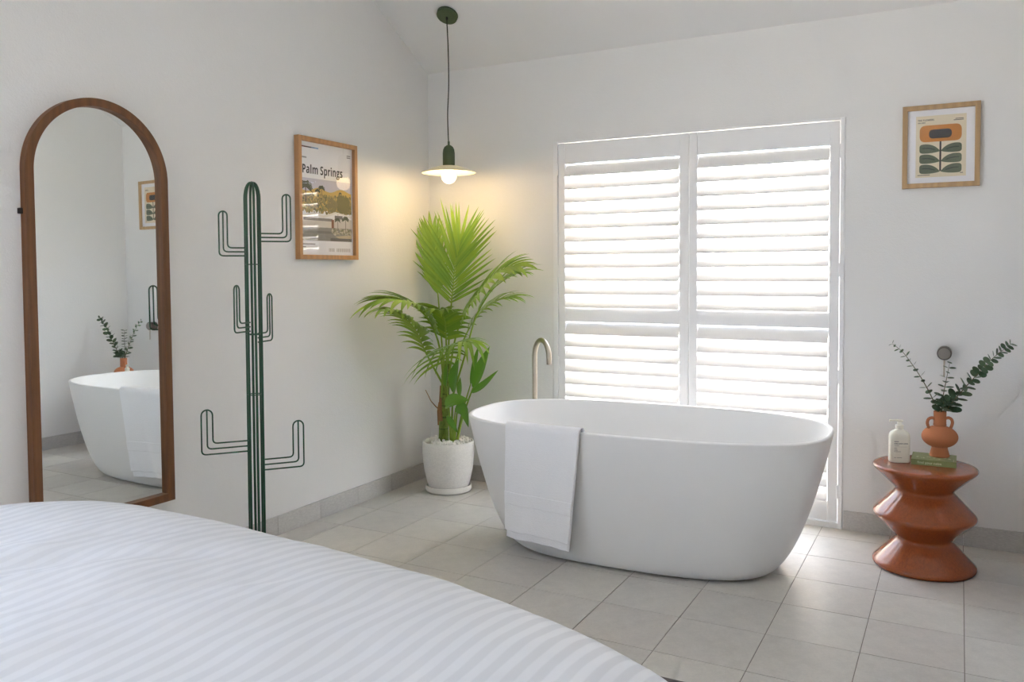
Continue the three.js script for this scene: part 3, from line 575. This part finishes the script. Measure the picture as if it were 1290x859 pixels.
  frond([[0.269, 0.632, 0.27], [0.273, 0.853, 0.33], [0.265, 0.987, 0.42], [0.261, 1.071, 0.55], [0.248, 1.091, 0.64], [0.196, 1.095, 0.72], [0.16, 1.08, 0.75]], { n: 16, from: 0.36, up: V(0.25, 0.9, 0.1), a0: 0.95, a1: 0.35, len: 0.23, wid: 0.034, droop: 0.6, mats: greens });
  frond([[0.270, 0.606, 0.28], [0.259, 0.713, 0.36], [0.261, 0.805, 0.44], [0.268, 0.937, 0.55], [0.262, 1.003, 0.64], [0.257, 1.045, 0.73], [0.235, 1.05, 0.79]], { n: 15, from: 0.34, up: V(0.1, 0.9, -0.3), a0: 1.0, a1: 0.4, len: 0.18, wid: 0.031, droop: 0.95, mats: greens });
  frond([[0.265, 0.535, 0.29], [0.309, 0.678, 0.34], [0.36, 0.785, 0.40], [0.43, 0.842, 0.45], [0.53, 0.873, 0.49], [0.62, 0.873, 0.52]], { n: 13, from: 0.38, up: V(-0.2, 0.95, 0.15), a0: 1.75, a1: 0.4, len: 0.2, wid: 0.024, droop: 1.0, mats: greens, lenL: 0.9, lenR: 1.7 });
  frond([[0.297, 0.671, 0.28], [0.319, 0.876, 0.32], [0.348, 0.981, 0.38], [0.37, 1.03, 0.45], [0.384, 1.04, 0.50]], { n: 14, from: 0.42, up: V(0, 0.9, -0.4), a0: 1.05, a1: 0.4, len: 0.21, wid: 0.028, droop: 0.75, mats: greens });
  frond([[0.300, 0.60, 0.262], [0.36, 0.83, 0.22], [0.43, 0.98, 0.18], [0.53, 1.07, 0.15], [0.64, 1.10, 0.13]], { n: 11, from: 0.5, up: V(-0.3, 0.9, 0.3), a0: 0.95, a1: 0.35, len: 0.2, wid: 0.022, droop: 0.7, mats: greens });
  // young shoots with broad undivided leaves
  const shoot = (base, tip, w, leafPts, mat, foldv = 0.25) => {
    const s = new THREE.Group(); s.name = 'shoot'; g.add(s);
    mesh('stalk', sweep(new THREE.CatmullRomCurve3([base, [(base[0] * 0.6 + tip[0] * 0.4), (base[1] + tip[1]) / 2, (base[2] * 0.6 + tip[2] * 0.4)], tip].map(L)).getPoints(10), (t) => 0.0055 * (1 - t) + 0.003, 7), M.rachis, s);
    const c = new THREE.CatmullRomCurve3(leafPts.map(L)), n = 10, up = V(-0.25, 0.35, 0.9).normalize(), pos = [], idx = [], uv = [];
    for (let k = 0; k <= n; k++) { const t = k / n, p = c.getPoint(t), d = c.getTangent(t), sd = d.clone().cross(up).normalize(), nn = sd.clone().cross(d), ww = w / 2 * Math.pow(Math.sin(Math.PI * Math.min(1, 0.06 + 0.94 * Math.pow(t, 0.8))), 0.9) * (k === n ? 0 : 1); for (const [m, l] of [[-1, foldv], [-0.5, foldv * 0.6], [0, 0], [0.5, foldv * 0.6], [1, foldv]]) { const v = clampWall(p.clone().addScaledVector(sd, ww * m).addScaledVector(nn, ww * l)); pos.push(v.x, v.y, v.z); uv.push(m, t); } }
    for (let k = 0; k < n; k++) for (let o = 0; o < 4; o++) { const i = k * 5 + o; idx.push(i, i + 1, i + 5, i + 1, i + 6, i + 5); }
    const gg = new THREE.BufferGeometry(); gg.setAttribute('position', new THREE.Float32BufferAttribute(pos, 3)); gg.setAttribute('uv', new THREE.Float32BufferAttribute(uv, 2)); gg.setIndex(idx); gg.computeVertexNormals();
    mesh('broad_leaf', gg, mat, s);
  };
  const b0 = [0.306, 0.26, 0.255], b1 = [0.322, 0.26, 0.25], b2 = [0.338, 0.26, 0.252], b3 = [0.33, 0.26, 0.275];
  shoot(b2, [0.480, 0.604, 0.30], 0.088, [[0.480, 0.604, 0.30], [0.537, 0.709, 0.31], [0.593, 0.837, 0.31]], M.broad[0]);
  shoot(b0, [0.363, 0.573, 0.32], 0.082, [[0.363, 0.573, 0.32], [0.387, 0.674, 0.34], [0.414, 0.763, 0.34]], M.broad[1]);
  shoot(b2, [0.470, 0.577, 0.30], 0.045, [[0.470, 0.577, 0.30], [0.574, 0.632, 0.34], [0.674, 0.717, 0.36]], M.broad[0]);
  shoot(b1, [0.359, 0.506, 0.38], 0.075, [[0.352, 0.50, 0.38], [0.43, 0.54, 0.40], [0.515, 0.55, 0.40]], M.broad[2], 0.7);
  shoot(b3, [0.409, 0.495, 0.37], 0.07, [[0.409, 0.495, 0.37], [0.485, 0.50, 0.41], [0.522, 0.405, 0.42]], M.broad[1]);
  shoot(b3, [0.327, 0.438, 0.33], 0.04, [[0.327, 0.438, 0.33], [0.382, 0.407, 0.36], [0.43, 0.36, 0.38]], M.broad[1]);
  shoot(b1, [0.417, 0.557, 0.34], 0.045, [[0.417, 0.557, 0.34], [0.426, 0.607, 0.35], [0.429, 0.665, 0.35]], M.broad[0]);
  shoot(b2, [0.453, 0.62, 0.28], 0.04, [[0.453, 0.62, 0.28], [0.485, 0.747, 0.28], [0.50, 0.835, 0.27]], M.broad[1]);
  shoot(b0, [0.31, 0.60, 0.30], 0.06, [[0.305, 0.60, 0.30], [0.32, 0.66, 0.315], [0.327, 0.735, 0.32]], M.broad[2], 0.6);
}

// ------------------------------------------------------------------ side table and what stands on it
const TT = 0.428;
{
  const g = thing('side_table', 'glossy burnt orange zigzag side table by the wall', 'side table', [2.716, 0, 0.375]);
  const P = [[0.0005, 0.002], [0.185, 0.002], [0.1945, 0.005], [0.198, 0.014], [0.196, 0.024], [0.186, 0.034], [0.118, 0.106], [0.111, 0.114], [0.109, 0.121], [0.111, 0.128], [0.118, 0.136], [0.188, 0.206], [0.1955, 0.215], [0.197, 0.222], [0.1955, 0.229], [0.188, 0.238], [0.119, 0.312], [0.1135, 0.319], [0.112, 0.325], [0.114, 0.331], [0.119, 0.337], [0.188, 0.403], [0.1965, 0.412], [0.199, 0.419], [0.196, 0.4255], [0.19, TT], [0.0005, TT]];
  // smooth the profile a little between the corners
  const pts = []; for (let k = 0; k < P.length - 1; k++) { pts.push(P[k]); const d = Math.hypot(P[k + 1][0] - P[k][0], P[k + 1][1] - P[k][1]); if (d > 0.05) for (const t of [0.04, 0.5, 0.96]) pts.push([P[k][0] + (P[k + 1][0] - P[k][0]) * t, P[k][1] + (P[k + 1][1] - P[k][1]) * t]); } pts.push(P[P.length - 1]);
  mesh('body', lathe(pts, 96), M.orange, g);
}
{ // book
  const x0 = 2.665, x1 = 2.833, z0 = 0.235, z1 = 0.385, y0 = TT + 0.0004, y1 = y0 + 0.023;
  const g = thing('book', 'olive green book lying flat under the terracotta vase', 'book', [(x0 + x1) / 2, y0, (z0 + z1) / 2]);
  const w = x1 - x0, d = z1 - z0, h = y1 - y0;
  const coverTex = canvasTex(512, 456, (c, ww, hh) => {
    c.fillStyle = '#8b9566'; c.fillRect(0, 0, ww, hh); c.fillStyle = '#c9cba2';
    const s = seed; seed = 91; for (let k = 0; k < 7; k++) { const x = 70 + k * 62, y = 290 + 50 * Math.sin(k * 2.1); for (let m = 0; m < 5; m++) { c.beginPath(); c.ellipse(x + rr(-16, 16), y + rr(-20, 20), 17, 6, rnd() * 3, 0, 7); c.fill(); } } seed = s;
    c.fillRect(478, 300, 6, 130);
  });
  const spineTex = canvasTex(512, 72, (c, ww, hh) => { c.fillStyle = '#848e5c'; c.fillRect(0, 0, ww, hh); c.fillStyle = '#d3d6b4'; c.font = 'bold 40px sans-serif'; c.textBaseline = 'middle'; c.fillText('find your calm', 70, 38); });
  const mk = (t) => std({ map: t, roughness: 0.5 });
  const cov = M.bookCover;
  mesh('cover', box(-w / 2, w / 2, h - 0.003, h, -d / 2, d / 2), [cov, cov, mk(coverTex), cov, cov, cov], g);
  mesh('cover', box(-w / 2, w / 2, 0, 0.003, -d / 2, d / 2), cov, g);
  mesh('spine', box(-w / 2, w / 2, 0, h, d / 2, d / 2 + 0.002), [cov, cov, cov, cov, mk(spineTex), cov], g);
  mesh('pages', box(-w / 2 + 0.003, w / 2 - 0.003, 0.003, h - 0.003, -d / 2 + 0.004, d / 2), M.paper, g);
}
const VX = 2.769, VZ = 0.285, VY = TT + 0.0238;
{ // vase
  const g = thing('vase', 'round terracotta vase with two small ear handles on the book', 'vase', [VX, VY, VZ]);
  const P = [[0.0005, 0.0005], [0.037, 0.0005], [0.039, 0.003], [0.0385, 0.006], [0.031, 0.036], [0.031, 0.040]];
  for (let k = 0; k <= 18; k++) { const a = -Math.PI / 2 * 0.72 + k / 18 * (Math.PI / 2 * 0.72 + Math.PI / 2 * 0.82); P.push([0.0705 * Math.cos(a) * (0.995), 0.084 + 0.0475 * Math.sin(a)]); }
  P.push([0.026, 0.133], [0.0245, 0.14], [0.0242, 0.165], [0.0247, 0.190], [0.0235, 0.192], [0.021, 0.190], [0.021, 0.13], [0.0005, 0.125]);
  mesh('body', lathe(P.filter((p, k) => !(k > 5 && k < 24 && p[0] < 0.026)), 64), M.terracotta, g);
  for (const s of [-1, 1]) {
    const pts = [V(s * 0.021, 0.160, 0), V(s * 0.034, 0.164, 0), V(s * 0.047, 0.158, 0), V(s * 0.052, 0.144, 0), V(s * 0.049, 0.130, 0), V(s * 0.044, 0.118, 0)].map((p) => p.applyAxisAngle(V(0, 1, 0), 0.45));
    mesh('handle', tube(pts, 0.0062, 24, 12), M.terracotta, g);
  }
}
{ // eucalyptus
  const leafGeo = (() => { // cupped oval leaf of unit length along +y
    const pos = [0, 0, 0], idx = [], n = 12; for (let k = 0; k < n; k++) { const a = k / n * Math.PI * 2, x = 0.33 * Math.sin(a), y = 0.5 - 0.5 * Math.cos(a); pos.push(x, y, 0.5 * x * x + 0.12 * (y - 0.5) * (y - 0.5)); }
    pos[1] = 0.5; pos[2] = -0.02; for (let k = 0; k < n; k++) idx.push(0, 1 + (k + 1) % n, 1 + k);
    const g = new THREE.BufferGeometry(); g.setAttribute('position', new THREE.Float32BufferAttribute(pos, 3)); g.setAttribute('uv', new THREE.Float32BufferAttribute(new Float32Array(pos.length / 3 * 2), 2)); g.setIndex(idx); g.computeVertexNormals(); return g;
  })();
  const stem = (label, pts, n, from, l0, l1, wide, open, twist = 0.5) => {
    const g = thing('eucalyptus_stem', label, 'plant', [VX, VY + 0.10, VZ], 'eucalyptus stems in the terracotta vase'), c = new THREE.CatmullRomCurve3(pts.map((p) => V(p[0] - VX, p[1] - VY - 0.10, p[2] - VZ)), false, 'centripetal');
    mesh('twig', sweep(c.getPoints(26), (t) => 0.0022 * (1 - t) + 0.0008, 6), M.eucStem, g);
    let roll = rnd() * 3;
    for (let k = 0; k < n; k++) {
      const t = from + (1 - from) * k / (n - 1), p = c.getPoint(Math.min(t, 0.998)), tan = c.getTangent(Math.min(t, 0.998)); roll += Math.PI / 2 + rr(-0.25, 0.25);
      const ref = Math.abs(tan.y) < 0.95 ? V(0, 1, 0) : V(1, 0, 0), s = tan.clone().cross(ref).normalize(), u = s.clone().cross(tan).normalize(), len = THREE.MathUtils.lerp(l0, l1, k / (n - 1));
      for (const m of [0, Math.PI]) {
        const out = s.clone().multiplyScalar(Math.cos(roll + m)).addScaledVector(u, Math.sin(roll + m)), dir = out.clone().multiplyScalar(Math.cos(open)).addScaledVector(tan, Math.sin(open)).normalize(), x = dir.clone().cross(tan).normalize(), z = x.clone().cross(dir);
        const lf = mesh('leaf', leafGeo, M.euc[Math.floor(rnd() * 3)], g), L2 = len * rr(0.85, 1.15);
        lf.quaternion.setFromRotationMatrix(new THREE.Matrix4().makeBasis(x, dir, z)); lf.rotateY(rr(-1, 1) * twist); lf.scale.set(L2 * wide, L2, L2); lf.position.copy(p).addScaledVector(dir, 0.002);
      }
    }
  };
  stem('sparse eucalyptus stem leaning from the vase towards the shutters', [[2.768, 0.56, 0.285], [2.762, 0.640, 0.28], [2.737, 0.699, 0.275], [2.703, 0.766, 0.27], [2.662, 0.832, 0.268], [2.621, 0.888, 0.265], [2.581, 0.921, 0.262]], 14, 0.26, 0.034, 0.016, 0.9, 0.4);
  stem('short upright eucalyptus stem in the middle of the vase', [[2.771, 0.56, 0.283], [2.774, 0.634, 0.275], [2.779, 0.702, 0.265], [2.79, 0.771, 0.258], [2.802, 0.845, 0.25]], 11, 0.3, 0.036, 0.024, 1.1, 0.2);
  stem('full leafy eucalyptus stem leaning from the vase towards the side wall', [[2.772, 0.56, 0.288], [2.786, 0.635, 0.295], [2.815, 0.688, 0.30], [2.858, 0.748, 0.30], [2.91, 0.817, 0.30], [2.965, 0.885, 0.30], [3.02, 0.938, 0.30]], 24, 0.2, 0.05, 0.026, 1.15, 0.45, 0.9);
  stem('low bushy eucalyptus sprig at the mouth of the vase', [[2.77, 0.58, 0.285], [2.772, 0.64, 0.292], [2.778, 0.668, 0.30], [2.784, 0.690, 0.31]], 7, 0.4, 0.036, 0.034, 1.25, 0.3, 0.9);
}
{ // pump bottle
  const g = thing('pump_bottle', 'cream pump bottle of hand and body lotion on the side table', 'bottle', [2.618, TT + 0.0004, 0.36]); g.rotation.y = 0.35;
  const w = 0.041, d = 0.026, prof = [[0.0, 0], [0.94, 0], [0.985, 0.003], [1, 0.008], [1, 0.05], [1, 0.104], [0.985, 0.112], [0.93, 0.120], [0.82, 0.127], [0.62, 0.133], [0.42, 0.1375], [0.36, 0.140], [0.35, 0.143], [0, 0.143]];
  const body = gridGeo(64, prof.length - 1, (i, j) => { const [s, y] = prof[Math.round(j * (prof.length - 1))], t = i * Math.PI * 2, c = Math.cos(t), sn = Math.sin(t), e = 2 / 3.2, dd = s < 0.6 ? Math.max(d * s, 0) + (0.0144 - d * 0.36) * Math.min(1, (0.62 - s) / 0.26) * (s > 0.1 ? 1 : 0) : d * s; return [w * s * Math.sign(c) * Math.pow(Math.abs(c), e), y, -dd * Math.sign(sn) * Math.pow(Math.abs(sn), e)]; });
  mesh('bottle_body', body, M.bottle, g);
  const lab = canvasTex(512, 640, (c, ww, hh) => {
    c.fillStyle = '#f1eedd'; c.fillRect(0, 0, ww, hh); c.fillStyle = '#2e2c28';
    c.font = 'bold 44px sans-serif'; c.textBaseline = 'alphabetic'; const tw = c.measureText('HAND & BODY LOTION').width; c.save(); c.translate(24, 150); c.scale(470 / tw, 1); c.fillText('HAND & BODY LOTION', 0, 0); c.restore();
    c.fillStyle = '#45423c'; for (let k = 0; k < 7; k++) c.fillRect(26 + k * 22, 62, 15, 22);
    c.fillStyle = '#6b675f'; for (let k = 0; k < 9; k++) c.fillRect(26 + k * 18, 180, 12, 14);
    c.fillRect(26, 232, 440, 3); [70, 96, 100, 210].forEach((l, k) => { for (let x = 0; x < l; x += 16) c.fillRect(26 + x, 262 + k * 38, 11, 13); }); for (let k = 0; k < 12; k++) if (k !== 3) c.fillRect(26 + k * 22, 560, 14, 15);
  });
  const lg = new THREE.PlaneGeometry(0.060, 0.088, 12, 1), lp = lg.attributes.position; for (let k = 0; k < lp.count; k++) { const u = Math.abs(lp.getX(k) / w); lp.setZ(k, d * Math.pow(1 - Math.pow(u, 3.2), 1 / 3.2) + 0.0004); } lg.computeVertexNormals(); lg.translate(0, 0.056, 0);
  mesh('label', lg, std({ map: lab, roughness: 0.4 }), g);
  mesh('collar', lathe([[0.0005, 0.141], [0.0155, 0.141], [0.0165, 0.143], [0.0165, 0.156], [0.0155, 0.158], [0.009, 0.158], [0.009, 0.171], [0.0005, 0.171]], 40), M.bottle, g);
  const head = merge([rbox(-0.013, 0.013, 0.170, 0.180, -0.0085, 0.0085, 0.004, 3), rbox(-0.040, -0.008, 0.174, 0.180, -0.0048, 0.0048, 0.0022, 2), rbox(-0.041, -0.036, 0.169, 0.179, -0.0038, 0.0038, 0.0018, 2)]);
  mesh('pump_head', head, M.bottle, g);
}
{ // wall mixer
  const g = thing('wall_mixer', 'round brushed steel mixer knob on the wall above the vase', 'tap', [2.779, 0.868, 0.0]);
  const b = lathe([[0.0005, 0.062], [0.024, 0.062], [0.0285, 0.060], [0.030, 0.056], [0.030, 0.0005], [0.0005, 0.0005]], 48); b.rotateX(Math.PI / 2);
  mesh('knob', b, M.steelDark, g);
  const fc = lathe([[0.0005, 0.0655], [0.0235, 0.0655], [0.0245, 0.0645], [0.0245, 0.061], [0.0005, 0.061]], 48); fc.rotateX(Math.PI / 2);
  mesh('knob_face', fc, M.steelFace, g);
  mesh('lever', sweep([V(0, -0.026, 0.048), V(0, -0.08, 0.05), V(0, -0.104, 0.05)], 0.0036, 10), M.steel, g);
}

renderer.render(scene, camera);
